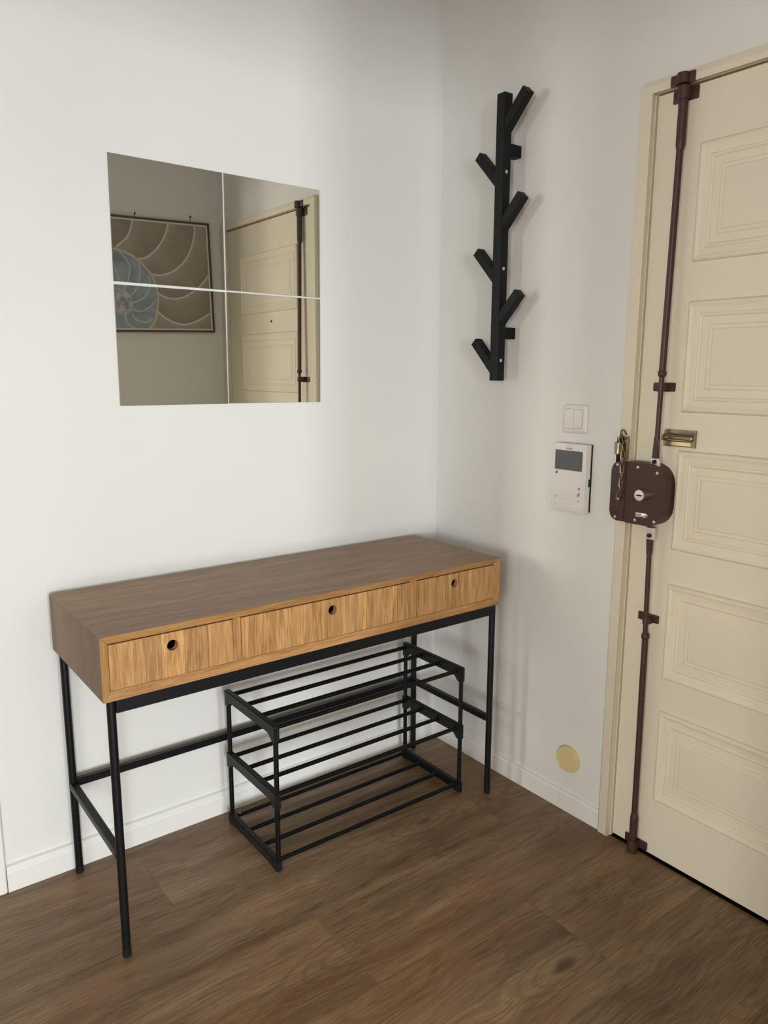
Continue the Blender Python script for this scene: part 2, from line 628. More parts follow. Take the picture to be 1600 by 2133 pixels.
# skirting boards
def skirting(name, pts, a, b, along, mat='trim_white', parent=None):
    """pts: profile (depth from wall, height)"""
    bm = new()
    if along == 'x':
        add_prism(bm, pts, lambda u, v, h: (h, -u, v), a, b)
    else:
        add_prism(bm, pts, lambda u, v, h: (-u, h, v), a, b)
    return link(name, bm, mat, parent, smooth=20)


profL = [(0.0, 0.0), (0.0154, 0.0), (0.0154, 0.0480), (0.0132, 0.0492), (0.0132, 0.0506), (0.0150, 0.0518), (0.0135, 0.062), (0.0095, 0.0675), (0.0, 0.070)]
bl = structure(skirting('baseboard_left', profL, -1.436, 0.0, 'x'))
profR = [(0.0, 0.0), (0.0095, 0.0), (0.0095, 0.0535), (0.0075, 0.0585), (0.0, 0.061)]
br = structure(skirting('baseboard_right', profR, -0.5955, -0.0154, 'y'))
skirting('skirting_piece', profR, -0.7495, -0.5962, 'y', parent=br)

# white casing at the left edge of the left wall
bm = new()
add_box(bm, -1.512, -1.438, -0.018, 0.0, 0.0, 2.10, bev=0.003)
add_box(bm, -2.436, -2.362, -0.018, 0.0, 0.0, 2.10, bev=0.003)
add_box(bm, -2.362, -1.512, -0.018, 0.0, 2.03, 2.10, bev=0.003)
structure(link('trim_1', bm, 'trim_white'), 'white door casing at the left edge of the left wall')

# cream casing around the entrance door
CX = -0.018
bm = new()
CW = 0.0315
zt = DZ + 0.026
out = []
# U-shaped outline in (y, z), rounded outer corners
yl, yr = DY1 + CW, DY0 - CW
pts = [(DY1, 0), (yl, 0)]
for i in range(6):
    t = math.radians(90 * i / 5)
    pts.append((yl - 0.012 + 0.012 * math.cos(t), zt - 0.012 + 0.012 * math.sin(t)))
for i in range(6):
    t = math.radians(90 + 90 * i / 5)
    pts.append((yr + 0.012 + 0.012 * math.cos(t), zt - 0.012 + 0.012 * math.sin(t)))
pts += [(yr, 0), (DY0, 0), (DY0, DZ), (DY1, DZ)]
add_prism(bm, pts, lambda u, v, h: (h, u, v), 0.0, CX, bev=0.003)
# lining strips inside the opening (the light lip beside the leaf)
add_box(bm, 0.0, 0.05, DY1 - 0.0022, DY1, 0, DZ)
add_box(bm, 0.0, 0.05, DY0, DY0 + 0.002, 0, DZ)
add_box(bm, 0.0, 0.05, DY0, DY1, DZ - 0.0018, DZ)
casing = structure(link('trim_2', bm, 'cream'), 'cream painted casing around the entrance door')

# ------------------------------------------------------------------ the entrance door
LY0, LY1, LZ0, LZ1 = -1.5605, -0.7875, 0.0105, 1.9625
bm = new()
add_box(bm, 0.0, 0.042, LY0, LY1, LZ0, LZ1, bev=0.0015)
door = structure(link('door_1', bm, 'cream', loc=(0.0, -1.17, 0.0)), 'cream painted entrance door with five raised panels')

PROF = [(0, 0.0), (0.002, 0.0045), (0.0055, 0.0075), (0.009, 0.008), (0.012, 0.0068), (0.018, 0.0045), (0.024, 0.003), (0.029, 0.0012),
        (0.031, 0.0035), (0.034, 0.0042), (0.037, 0.0030), (0.039, -0.003 + 0.0035), (0.056, 0.0006), (0.0585, 0.0026), (0.066, 0.0018), (0.0685, 0.0036), (0.073, 0.0042)]


def door_panel(z0, z1):
    y0, y1 = -1.428, -0.909
    bm = new()
    rings = []
    for ins, h in PROF:
        rings.append([bm.verts.new((-h - 0.0003, y, z)) for y, z in ((y0 + ins, z0 + ins), (y1 - ins, z0 + ins), (y1 - ins, z1 - ins), (y0 + ins, z1 - ins))])
    for A, B in zip(rings, rings[1:]):
        for k in range(4):
            j = (k + 1) % 4
            bm.faces.new((A[k], A[j], B[j], B[k]))
    bm.faces.new(rings[-1])
    back = [bm.verts.new((0.001, y, z)) for y, z in ((y0, z0), (y1, z0), (y1, z1), (y0, z1))]
    for k in range(4):
        j = (k + 1) % 4
        bm.faces.new((back[k], back[j], rings[0][j], rings[0][k]))
    bm.faces.new(back[::-1])
    link('raised_panel', bm, 'cream', door, smooth=24)


for a, b in ((1.567, 1.833), (1.213, 1.478), (0.866, 1.120), (0.520, 0.777), (0.173, 0.431)):
    door_panel(a, b)

# peephole and hinges, seen in the mirror
bm = new()
add_lathe(bm, (0.0, -1.147, 1.527), (-1, 0, 0), [(0, 0.005), (0.002, 0.005), (0.003, 0.0035)], 16)
link('peephole', bm, 'dark', door)['label'] = 'small dark peephole'
for z in (1.80, 1.26, 0.25):
    bm = new()
    add_tube(bm, (-0.006, -1.565, z - 0.032), (-0.006, -1.565, z + 0.032), 0.006, 10)
    add_box(bm, -0.002, 0.0, -1.562, -1.53, z - 0.03, z + 0.03)
    link('hinge', bm, 'cream', door)


# espagnolette rods
def screw(parent, x, y, z, r=0.004, d=0.0015, mat='screw', slot_angle=80):
    bm = new()
    add_lathe(bm, (x, y, z), (-1, 0, 0), [(0, r), (d * 0.6, r), (d, r * 0.55), (d * 1.05, 0)], 14)
    s = link('screw', bm, mat, parent)
    a = math.radians(slot_angle)
    return s


RY = -0.866
up_rod = None
bm = new()
add_tube(bm, (-0.0165, RY, 1.835), (-0.0155, RY, 1.960), 0.0112, 16)
add_tube(bm, (-0.0175, RY, 1.822), (-0.0165, RY, 1.835), 0.0085, 16, 0.0112)
add_tube(bm, (-0.0275, RY, 1.312), (-0.0175, RY, 1.822), 0.0082, 16)
add_lathe(bm, (-0.0275, RY, 1.300), (0, 0, 1), [(-0.004, 0.004), (0.0, 0.0085), (0.005, 0.0105), (0.010, 0.0105), (0.014, 0.0085)], 18)
add_tube(bm, (-0.0300, RY, 1.140), (-0.0275, RY, 1.300), 0.0062, 14)
rod = link('upper_lock_rod', bm, 'brown_metal', door)
rod['label'] = 'brown iron rod rising from the lock to the door top'
# flattened foot of the rod
bm = new()
v0 = [(-0.0345, RY + 0.0056, 1.15), (-0.0345, RY - 0.0056, 1.15), (-0.0255, RY - 0.0056, 1.15), (-0.0255, RY + 0.0056, 1.15)]
v1 = [(-0.0345, RY + 0.0085, 1.094), (-0.0345, RY - 0.0085, 1.094), (-0.0285, RY - 0.0085, 1.094), (-0.0285, RY + 0.0085, 1.094)]
A = [bm.verts.new(v) for v in v0]; B = [bm.verts.new(v) for v in v1]
for k in range(4):
    bm.faces.new((A[k], A[(k + 1) % 4], B[(k + 1) % 4], B[k]))
bm.faces.new(A); bm.faces.new(B)
link('rod_foot', bm, 'brown_metal', rod, smooth=0)


def rod_guide(parent, z, x_rod, y0=-0.8885, y1=-0.8275, h=0.022, r=0.0085, zb=None):
    """plate screwed to the leaf with a sleeve around the rod"""
    bm = new()
    add_prism(bm, round_rect(y0, y1, z - h / 2, z + h / 2, (0.003,) * 4, 3), lambda u, v, q: (q, u, v), 0.0, -0.004, bev=0.001)
    zb = z - h / 2 if zb is None else zb
    add_tube(bm, (x_rod, RY, zb), (x_rod, RY, z + h / 2), r, 16)
    add_box(bm, x_rod, -0.001, RY - r, RY + r, z - h / 2, z + h / 2)
    g = link('rod_guide', bm, 'brown_metal', parent)
    for yy in (y0 + 0.007, y1 - 0.007):
        screw(g, -0.004, yy, z, 0.0035, mat='brown_metal')
    return g


rod_guide(door, 1.2735, -0.0285)
rod_guide(door, 1.9465, -0.0155, y0=-0.8955, y1=-0.8305, h=0.029, r=0.0145)
# keeper on the casing above the leaf
bm = new()
add_prism(bm, round_rect(-0.8945, -0.8325, 1.9640, 1.9885, (0.003,) * 4, 3), lambda u, v, q: (q, u, v), CX, CX - 0.004, bev=0.001)
add_tube(bm, (-0.022, RY, 1.964), (-0.021, RY, 1.987), 0.0150, 18)
top_keeper = link('rod_keeper', bm, 'brown_metal', casing)
top_keeper['label'] = 'brown rod keeper above the door leaf'

# lower rod
bm = new()
add_tube(bm, (-0.0245, RY, 0.640), (-0.031, RY, 0.862), 0.0062, 14)
add_lathe(bm, (-0.0225, RY, 0.628), (0, 0, 1), [(-0.008, 0.0085), (-0.004, 0.0105), (0.003, 0.0105), (0.008, 0.0085), (0.012, 0.005)], 18)
add_tube(bm, (-0.0165, RY, 0.115), (-0.0225, RY, 0.625), 0.0082, 16)
add_tube(bm, (-0.0160, RY, 0.100), (-0.0165, RY, 0.118), 0.0112, 16, 0.0082)
add_tube(bm, (-0.0160, RY, 0.003), (-0.0160, RY, 0.102), 0.0112, 16)
rod2 = link('lower_lock_rod', bm, 'brown_metal', door)
rod2['label'] = 'brown iron rod running from the lock to the floor'
bm = new()
v0 = [(-0.0345, RY + 0.0085, 0.888), (-0.0345, RY - 0.0085, 0.888), (-0.0285, RY - 0.0085, 0.888), (-0.0285, RY + 0.0085, 0.888)]
v1 = [(-0.0345, RY + 0.0060, 0.85), (-0.0345, RY - 0.0060, 0.85), (-0.0250, RY - 0.0060, 0.85), (-0.0250, RY + 0.0060, 0.85)]
A = [bm.verts.new(v) for v in v0]; B = [bm.verts.new(v) for v in v1]
for k in range(4):
    bm.faces.new((A[k], A[(k + 1) % 4], B[(k + 1) % 4], B[k]))
bm.faces.new(A); bm.faces.new(B)
link('rod_foot', bm, 'brown_metal', rod2, smooth=0)
rod_guide(door, 0.6735, -0.0255)
rod_guide(door, 0.0260, -0.0160, y0=-0.9020, y1=-0.8320, h=0.024, r=0.0145, zb=0.001)

# zinc tongues between the rods and the lock
for z0, z1, zc, nm in ((1.076, 1.0985, 1.089, 1), (0.888, 0.922, 0.9, 0)):
    bm = new()
    add_box(bm, -0.0350, -0.024, RY - 0.0115, RY + 0.0115, z0, z1, bev=0.002)
    tg = link('rod_tongue', bm, 'zinc', door)
    tg['label'] = 'bright zinc tongue joining the rod to the lock'
    bm = new()
    add_lathe(bm, (-0.0350, RY, zc), (-1, 0, 0), [(0, 0.0058), (0.004, 0.0058)], 6)
    link('hex_bolt', bm, 'dark', tg, smooth=0)

# rim lock
XF = -0.045
outline = round_rect(-0.907, -0.7945, 0.9245, 1.0835, (0.050, 0.004, 0.004, 0.052), 10)
bm = new()
add_prism(bm, outline, lambda u, v, q: (q, u, v), 0.0, XF, bev=0.003)
lock = link('rim_lock', bm, 'brown_metal', door, smooth=30)
lock['label'] = 'large brown rim lock with a rounded outer side'
for y, z in ((-0.827, 1.0715), (-0.883, 1.062), (-0.827, 0.9345), (-0.883, 0.938)):
    screw(lock, XF, y, z, 0.0042)
bm = new()
add_lathe(bm, (XF, -0.8485, 1.004), (-1, 0, 0), [(0, 0.0148), (0.019, 0.0148), (0.0205, 0.0135), (0.0206, 0)], 32)
key = link('key_cylinder', bm, 'chrome', lock)
key['label'] = 'chrome key cylinder'
bm = new()
add_prism(bm, [(-0.0095, 0.0), (-0.002, -0.0022), (0.003, -0.0022), (0.009, -0.0012), (0.009, 0.0012), (0.002, 0.0022), (-0.002, 0.0022)],
          lambda u, v, q: (q, -0.8485 - u, 1.004 + v), XF - 0.0208, XF - 0.0200)
add_box(bm, XF - 0.0207, XF - 0.0200, -0.8585, -0.8385, 1.0032, 1.0048)
link('keyhole', bm, 'dark', lock, smooth=0)
bm = new()
add_prism(bm, round_rect(-0.8665, -0.8315, 0.9455, 0.9575, (0.005, 0.001, 0.001, 0.005), 4), lambda u, v, q: (q, u, v), XF, XF - 0.0055, bev=0.0012)
add_box(bm, XF - 0.009, XF - 0.0055, -0.850, -0.833, 0.947, 0.956, bev=0.0015)
link('thumb_latch', bm, 'chrome', lock)['label'] = 'small chrome thumb latch'

# lock keeper on the casing
bm = new()
add_prism(bm, round_rect(-0.7925, -0.7465, 0.9255, 1.0815, (0.002, 0.022, 0.022, 0.002), 8), lambda u, v, q: (q, u, v), CX, XF + 0.001, bev=0.003)
keeper = link('lock_keeper', bm, 'brown_metal', casing, smooth=30)
keeper['label'] = 'brown lock keeper with rounded left corners'
for y, z in ((-0.765, 1.072), (-0.766, 0.934)):
    screw(keeper, XF + 0.001, y, z, 0.0042)

# brass letter plate
lp_y0, lp_y1, lp_z0, lp_z1 = -0.9545, -0.8680, 1.128, 1.170
bm = new()
t = 0.006
add_prism(bm, round_rect(lp_y0, lp_y1, lp_z1 - 0.012, lp_z1, (0, 0, 0.004, 0.001), 4), lambda u, v, q: (q, u, v), 0.0, -0.006, bev=0.001)
add_box(bm, -0.006, 0.0, lp_y0, lp_y0 + t, lp_z0, lp_z1 - 0.012, bev=0.0008)
add_box(bm, -0.006, 0.0, lp_y1 - 0.003, lp_y1, lp_z0, lp_z1 - 0.012, bev=0.0008)
add_box(bm, -0.005, 0.0, lp_y0 + t, lp_y1 - 0.003, lp_z0, lp_z0 + 0.002)
add_box(bm, -0.0012, 0.0, lp_y0, lp_y1, lp_z0, lp_z1)
plate = link('letter_plate', bm, 'brass', door)
plate['label'] = 'small aged brass letter plate beside the upper rod'
bm = new()
cy0, cy1, cz, rr = -0.9405, -0.8665, 1.1500, 0.0055
loop = []
for i in range(9):
    a = math.radians(90 + 180 * i / 8)
    loop.append((-0.010, cy0 + rr * math.cos(a), cz + rr * math.sin(a)))
for i in range(9):
    a = math.radians(-90 + 180 * i / 8)
    loop.append((-0.010, cy1 - rr + rr * math.cos(a), cz + rr * math.sin(a)))
add_path(bm, loop, 0.0026, 8, closed=True)
add_box(bm, -0.0085, -0.001, cy0, cy0 + 0.006, cz - 0.003, cz + 0.003)
add_box(bm, -0.0085, -0.001, cy1 - 0.008, cy1 - 0.002, cz - 0.003, cz + 0.003)
link('pull_loop', bm, 'brass', plate)
bm = new()
add_box(bm, -0.0035, -0.0010, lp_y0 + 0.015, lp_y1 - 0.010, lp_z0 + 0.003, lp_z0 + 0.0115)
link('worn_strip', bm, 'brass_bright', plate, smooth=0)['label'] = 'bright worn brass strip'
screw(plate, -0.006, -0.8765, 1.1640, 0.0035, mat='brass')

# ------------------------------------------------------------------ security chain on the casing
chain = thing('door_chain', 'aged brass security chain hanging over the brown lock keeper', 'door chain', (CX, -0.772, 1.09))
bm = new()
add_prism(bm, round_rect(-0.7785, -0.7545, 1.0835, 1.146, (0.003, 0.001, 0.001, 0.003), 3), lambda u, v, q: (q, u, v), CX, CX - 0.005, bev=0.001)
link('back_plate', bm, 'brass', chain)
bm = new()
add_lathe(bm, (-0.036, -0.7575, 1.0990), (0, 0, 1), [(0, 0.0085), (0.001, 0.0095), (0.030, 0.0095), (0.031, 0.0085)], 20)
add_box(bm, -0.036, CX - 0.004, -0.7615, -0.7550, 1.102, 1.127)
link('holder_barrel', bm, 'brass', chain)
bm = new()
add_tube(bm, (-0.034, -0.7575, 1.0775), (-0.034, -0.7575, 1.099), 0.0052, 12)
link('holder_pin', bm, 'dark', chain)
bm = new()
add_tube(bm, (-0.030, -0.7560, 1.1295), (-0.030, -0.7560, 1.143), 0.0060, 12)
link('holder_pin', bm, 'dark', chain)
bm = new()
add_path(bm, [(CX - 0.003, -0.7700, 1.138), (-0.030, -0.7700, 1.142), (-0.044, -0.7710, 1.152), (-0.046, -0.7720, 1.160), (-0.038, -0.7710, 1.164), (-0.028, -0.7700, 1.158), (CX - 0.003, -0.7700, 1.150)], 0.0022, 8)
link('hook', bm, 'brass', chain)


def chain_link(a, b, turn):
    a, b = Vector(a), Vector(b)
    d = (b - a)
    L = d.length
    d.normalize()
    side = d.cross(Vector((1, 0, 0))).normalized()
    nrm = side.cross(d)
    s = side * math.cos(turn) + nrm * math.sin(turn)
    c = (a + b) / 2
    pts = []
    half, r = L * 0.5 + 0.0005, 0.0044
    for i in range(16):
        t = 2 * math.pi * i / 16
        st = half - r
        pts.append(c + d * (r * math.sin(t) + (st if math.sin(t) > 0.01 else -st if math.sin(t) < -0.01 else 0)) + s * r * math.cos(t))
    bm = new()
    add_path(bm, pts, 0.00135, 6, closed=True)
    link('chain_link', bm, 'brass', chain)


path = [(-0.046, -0.7715, 1.160), (-0.052, -0.7730, 1.144), (-0.053, -0.7800, 1.127), (-0.0535, -0.7850, 1.109), (-0.0535, -0.7845, 1.091),
        (-0.0525, -0.7835, 1.073), (-0.0525, -0.7845, 1.055), (-0.0525, -0.7845, 1.037), (-0.0525, -0.7830, 1.019), (-0.0520, -0.7805, 1.001), (-0.0505, -0.7770, 0.986)]
for i in range(len(path) - 1):
    a, b = Vector(path[i]), Vector(path[i + 1])
    d = (b - a).normalized() * 0.0022
    chain_link(a - d, b + d, 0.35 if i % 2 else 0.35 + math.pi / 2)
bm = new()
add_lathe(bm, (XF, -0.7755, 0.984), (-1, 0, 0), [(0, 0.004), (0.006, 0.004), (0.0075, 0.0055), (0.009, 0.003), (0.0092, 0)], 14)
link('end_stud', bm, 'brass', chain)

# ------------------------------------------------------------------ mirror tiles
cx, cz = -0.7725, 1.5225
ang = math.radians(-0.55)
corner_names = {('l', 't'): 'top left mirror tile, reflecting the upper part of the framed spiral shell picture',
                ('r', 't'): 'top right mirror tile, reflecting the upper half of the cream door',
                ('l', 'b'): 'bottom left mirror tile, reflecting the bottom edge of the picture and bare wall',
                ('r', 'b'): 'bottom right mirror tile, reflecting the lower door panel and rod guide'}
for (hx, hz), lab in corner_names.items():
    ox = cx + (-0.1522 if hx == 'l' else 0.1522)
    oz = cz + (0.1522 if hz == 't' else -0.1522 if hx == 'r' else -0.1532)
    ang = math.radians(-0.25 if (hx, hz) == ('l', 'b') else -0.55)
    bm = new()
    add_box(bm, -0.15, 0.15, -0.0035, -0.0005, -0.15, 0.15, bev=0.0006)
    o = link('mirror_tile', bm, 'mirror', loc=(0, 0, 0), smooth=0)
    o.data.materials.append(M['mirror_edge'])
    for f in o.data.polygons:
        f.material_index = 0 if f.normal.y < -0.9 else 1
    dx, dz = ox - cx, oz - cz
    o.location = (cx + dx * math.cos(ang) - dz * math.sin(ang), 0, cz + dx * math.sin(ang) + dz * math.cos(ang))
    o.rotation_euler = (0, -ang, 0)
    tag(o, lab, 'mirror', 'square mirror tiles in a two by two grid')

# ------------------------------------------------------------------ framed print on the opposite wall (seen in the mirror tiles)
AY = -1.60
acx, acz, aw, ah = -0.3334, 1.7369, 0.5114, 0.5035
pic = thing('framed_picture', 'framed spiral shell print seen reflected in the mirror tiles', 'picture', (acx, AY, acz))
tilt = math.radians(1.4)
rot = Matrix.Rotation(tilt, 3, 'Y').inverted()


def art(u, v, d):      # u right (+x), v up in the frame's own axes, d out from the wall
    q = rot @ Vector((u, 0, v))
    return Vector((acx + q.x, AY + d, acz + q.z))


fw = 0.009
hw, hh = aw / 2, ah / 2
bm = new()
for (u0, u1, v0, v1) in ((-hw, hw, hh - fw, hh), (-hw, hw, -hh, -hh + fw), (-hw, -hw + fw, -hh + fw, hh - fw), (hw - fw, hw, -hh + fw, hh - fw)):
    add_prism(bm, [(u0, v0), (u1, v0), (u1, v1), (u0, v1)], lambda u, v, q: art(u, v, q), 0.001, 0.020, bev=0.001)
link('frame', bm, 'frame_dark', pic)
bm = new()
mw = 0.0075
i0, i1 = fw, fw + mw
for (u0, u1, v0, v1) in ((-hw + i0, hw - i0, hh - i1, hh - i0), (-hw + i0, hw - i0, -hh + i0, -hh + i1), (-hw + i0, -hw + i1, -hh + i1, hh - i1), (hw - i1, hw - i0, -hh + i1, hh - i1)):
    add_prism(bm, [(u0, v0), (u1, v0), (u1, v1), (u0, v1)], lambda u, v, q: art(u, v, q), 0.001, 0.015)
link('mount', bm, 'mat_white', pic, smooth=0)

# the print itself: colours worked out per vertex from the spiral's curves
CURV = {
 'A': [(-0.4299, 1.9817), (-0.4366, 1.9513), (-0.4482, 1.9219), (-0.4627, 1.8985), (-0.4834, 1.8809), (-0.5074, 1.8598)],
 'B': [(-0.2594, 1.9882), (-0.2661, 1.9601), (-0.28, 1.9265), (-0.3009, 1.8922), (-0.3268, 1.8608), (-0.3556, 1.8357), (-0.3802, 1.8208), (-0.4093, 1.8151)],
 'C': [(-0.129, 1.9863), (-0.1314, 1.9482), (-0.1417, 1.9076), (-0.1621, 1.8594), (-0.1874, 1.8209), (-0.2214, 1.7884), (-0.2546, 1.7661), (-0.2942, 1.7516), (-0.3188, 1.7482), (-0.3481, 1.7509)],
 'D': [(-0.064, 1.7703), (-0.084, 1.7418), (-0.1154, 1.7092), (-0.1537, 1.6798), (-0.1914, 1.659), (-0.2318, 1.6467), (-0.2676, 1.6463), (-0.2957, 1.653), (-0.3231, 1.6662)],
 'E': [(-0.0621, 1.5874), (-0.0952, 1.567), (-0.1375, 1.5447), (-0.1827, 1.5293), (-0.2194, 1.5279), (-0.2587, 1.5382), (-0.2935, 1.5552), (-0.3174, 1.5724), (-0.3291, 1.5835)],
 'F': [(-0.3676, 1.5158), (-0.3549, 1.493)]}
BOUND = [(-0.5226, 1.8506), (-0.4953, 1.8454), (-0.4631, 1.8357), (-0.4307, 1.8212), (-0.4081, 1.8056), (-0.3824, 1.7821), (-0.3597, 1.7581), (-0.3438, 1.7334), (-0.3332, 1.7048), (-0.3264, 1.6693), (-0.3244, 1.6398), (-0.3279, 1.6067), (-0.3351, 1.57), (-0.3475, 1.5331), (-0.3625, 1.5126), (-0.3878, 1.4936)]
CLOSE = [(-0.6623, 1.40), (-0.6903, 1.5322), (-0.7006, 1.6095), (-0.685, 1.7029), (-0.6426, 1.7829), (-0.5766, 1.8317)]
INNER = [[(-0.4895, 1.8334), (-0.4679, 1.8101), (-0.4544, 1.7859), (-0.4525, 1.7607), (-0.4614, 1.7218), (-0.4842, 1.6724)],
 [(-0.4087, 1.796), (-0.405, 1.7707), (-0.4068, 1.7385), (-0.4176, 1.696), (-0.4362, 1.6658), (-0.454, 1.6486)],
 [(-0.3641, 1.7416), (-0.3606, 1.7095), (-0.3678, 1.6732), (-0.3898, 1.6459), (-0.4147, 1.6283), (-0.4457, 1.6169)],
 [(-0.3351, 1.6359), (-0.3574, 1.6085), (-0.3931, 1.5854), (-0.4208, 1.5792), (-0.4442, 1.5846)],
 [(-0.3573, 1.5459), (-0.3858, 1.5316), (-0.4165, 1.5337), (-0.4396, 1.5458), (-0.4519, 1.568)],
 [(-0.429, 1.4939), (-0.4652, 1.5122), (-0.4808, 1.5311), (-0.484, 1.5633)],
 [(-0.5199, 1.7617), (-0.5087, 1.7311), (-0.5064, 1.6869)]]
ISP = [(-0.5400, 1.672), (-0.5218, 1.6764), (-0.4991, 1.6715), (-0.4765, 1.6617), (-0.4575, 1.6452), (-0.4504, 1.6231), (-0.4502, 1.5972), (-0.4614, 1.5773), (-0.4821, 1.5666), (-0.5052, 1.5688), (-0.5300, 1.585), (-0.5500, 1.62)]


def SH(q):      # measured on a plane a little further back: bring to the wall's distance
    return np.array((-1.729 + (q[0] + 1.729) * 0.98345, 1.3121 + (q[1] - 1.3121) * 0.98345))


def smooth_line(pts, n=8):
    P = [SH(q) for q in pts]
    P = [2 * P[0] - P[1]] + P + [2 * P[-1] - P[-2]]
    o = []
    for i in range(1, len(P) - 2):
        for k in range(n):
            t = k / n
            a, b, c, d = P[i - 1:i + 3]
            o.append(0.5 * (2 * b + (c - a) * t + (2 * a - 5 * b + 4 * c - d) * t * t + (3 * b - a - 3 * c + d) * t ** 3))
    o.append(P[-2])
    return np.array(o)


def dist(px, py, line):
    best = np.full(px.shape, 9.0)
    for a, b in zip(line[:-1], line[1:]):
        d = b - a
        L2 = max(d @ d, 1e-12)
        t = np.clip(((px - a[0]) * d[0] + (py - a[1]) * d[1]) / L2, 0, 1)
        best = np.minimum(best, np.hypot(px - a[0] - t * d[0], py - a[1] - t * d[1]))
    return best


def inside(px, py, poly):
    r = np.zeros(px.shape, bool)
    n = len(poly)
    for i in range(n):
        (xa, ya), (xb, yb) = poly[i], poly[(i + 1) % n]
        if ya == yb:
            continue
        c = ((ya > py) != (yb > py)) & (px < (xb - xa) * (py - ya) / (yb - ya) + xa)
        r ^= c
    return r


G = 250
us = np.linspace(-hw + i1, hw - i1, G)
vs = np.linspace(-hh + i1, hh - i1, G)
U, V = np.meshgrid(us, vs)
ct, st = math.cos(tilt), math.sin(tilt)
q1 = rot @ Vector((1, 0, 0)); q2 = rot @ Vector((0, 0, 1))
PX = acx + U * q1.x + V * q2.x
PZ = acz + U * q1.z + V * q2.z
rng = np.random.default_rng(3)


def fnoise(n):
    g = rng.random((n + 2, n + 2))
    a = np.linspace(0, n, G)
    i = a.astype(int); f = a - i; f = f * f * (3 - 2 * f)
    r0 = g[i][:, i] * (1 - f)[None] + g[i][:, i + 1] * f[None]
    r1 = g[i + 1][:, i] * (1 - f)[None] + g[i + 1][:, i + 1] * f[None]
    return r0 * (1 - f)[:, None] + r1 * f[:, None]


s2l = lambda c: np.array(lin(*c)[:3])
brown = s2l((152, 141, 128))
col = np.ones((G, G, 3)) * brown * (0.82 + 0.30 * fnoise(5) + 0.12 * fnoise(18))[..., None]
col[..., 2] *= (0.92 + 0.2 * fnoise(4))
pale = s2l((188, 182, 168))
cream_c = s2l((230, 226, 216))
lines = {k: smooth_line(v) for k, v in CURV.items()}
cols2 = [lines[k] for k in 'ABCDE']
for L in cols2:            # pale bloom on the outer side of each wall of the shell, a little darker inside
    d = np.full(PX.shape, 9.0)
    side = np.zeros(PX.shape)
    for a, b in zip(L[:-1], L[1:]):
        e = b - a
        t = np.clip(((PX - a[0]) * e[0] + (PZ - a[1]) * e[1]) / max(e @ e, 1e-12), 0, 1)
        dd = np.hypot(PX - a[0] - t * e[0], PZ - a[1] - t * e[1])
        sd = e[0] * (PZ - a[1]) - e[1] * (PX - a[0])
        side = np.where(dd < d, sd, side)
        d = np.minimum(d, dd)
    w = np.where(side > 0, np.exp(-d / 0.030) * 0.55, 0)[..., None]
    col = col * (1 - w) + pale * w
    w = np.where(side <= 0, np.exp(-d / 0.020) * 0.20, 0)[..., None]
    col = col * (1 - w)
poly = [tuple(q) for q in smooth_line(BOUND)] + [tuple(SH(q)) for q in CLOSE]
blue_in = inside(PX, PZ, poly)
dB = dist(PX, PZ, smooth_line(BOUND))
blue = s2l((150, 162, 170))
bcol = np.ones((G, G, 3)) * blue * (0.68 + 0.35 * fnoise(8) + 0.30 * fnoise(22))[..., None]
deep = s2l((140, 150, 164))
w = (np.exp(-dB / 0.02) * 0.55)[..., None]
bcol = bcol * (1 - w) + deep * w
for L in INNER:
    SL = smooth_line(L)
    d = dist(PX, PZ, SL)
    w = (np.exp(-(d / 0.0028) ** 2) * 0.75)[..., None]
    bcol = bcol * (1 - w) + s2l((214, 218, 216)) * w
isp = inside(PX, PZ, [tuple(q) for q in smooth_line(ISP + ISP[:1])])
icol = s2l((168, 170, 180)) * (0.55 + 0.9 * fnoise(26))[..., None]
bcol = np.where(isp[..., None], icol, bcol)
d = dist(PX, PZ, smooth_line(ISP + ISP[:1]))
w = (np.exp(-(d / 0.0035) ** 2) * 0.7)[..., None]
bcol = bcol * (1 - w) + s2l((196, 192, 180)) * w
de = np.hypot(PX - SH((-0.4991, 1.5884))[0], PZ - SH((-0.4991, 1.5884))[1])
w = np.exp(-(de / 0.012) ** 2)[..., None]
bcol = bcol * (1 - w) + s2l((236, 226, 196)) * w
w = np.exp(-(de / 0.004) ** 2)[..., None] * 0.9
bcol = bcol * (1 - w) + s2l((60, 56, 44)) * w
col = np.where(blue_in[..., None], bcol, col)
for k, L in lines.items():
    d = dist(PX, PZ, L)
    w = np.where(blue_in, 0, np.exp(-(d / 0.0029) ** 2))[..., None]
    col = col * (1 - w) + cream_c * w
w = (np.exp(-((dB - 0.001) / 0.0034) ** 2) * 0.9)[..., None]
col = col * (1 - w) + s2l((206, 204, 196)) * w
me = bpy.data.meshes.new('print')
verts = [tuple(art(float(U[j, i]), float(V[j, i]), 0.012) - WL[pic]) for j in range(G) for i in range(G)]
faces = [(j * G + i, (j + 1) * G + i, (j + 1) * G + i + 1, j * G + i + 1) for j in range(G - 1) for i in range(G - 1)]
me.from_pydata(verts, [], faces)
ca = me.color_attributes.new('print_colour', 'FLOAT_COLOR', 'POINT')
ca.data.foreach_set('color', np.concatenate([col, np.ones((G, G, 1))], 2).astype(np.float32).ravel())
m, nt, p = base_mat('shell_print')
vc = N(nt, 'ShaderNodeVertexColor', layer_name='print_colour')
nt.links.new(vc.outputs['Color'], p.inputs['Base Color'])
p.inputs['Roughness'].default_value = 0.35
me.materials.append(m)
po = bpy.data.objects.new('print', me)
C.objects.link(po)
po.parent = pic
bm = new()
add_box(bm, acx - hw + 0.02, acx + hw - 0.02, AY, AY + 0.009, acz - hh + 0.02, acz + hh - 0.02)
link('backing_board', bm, 'frame_dark', pic)
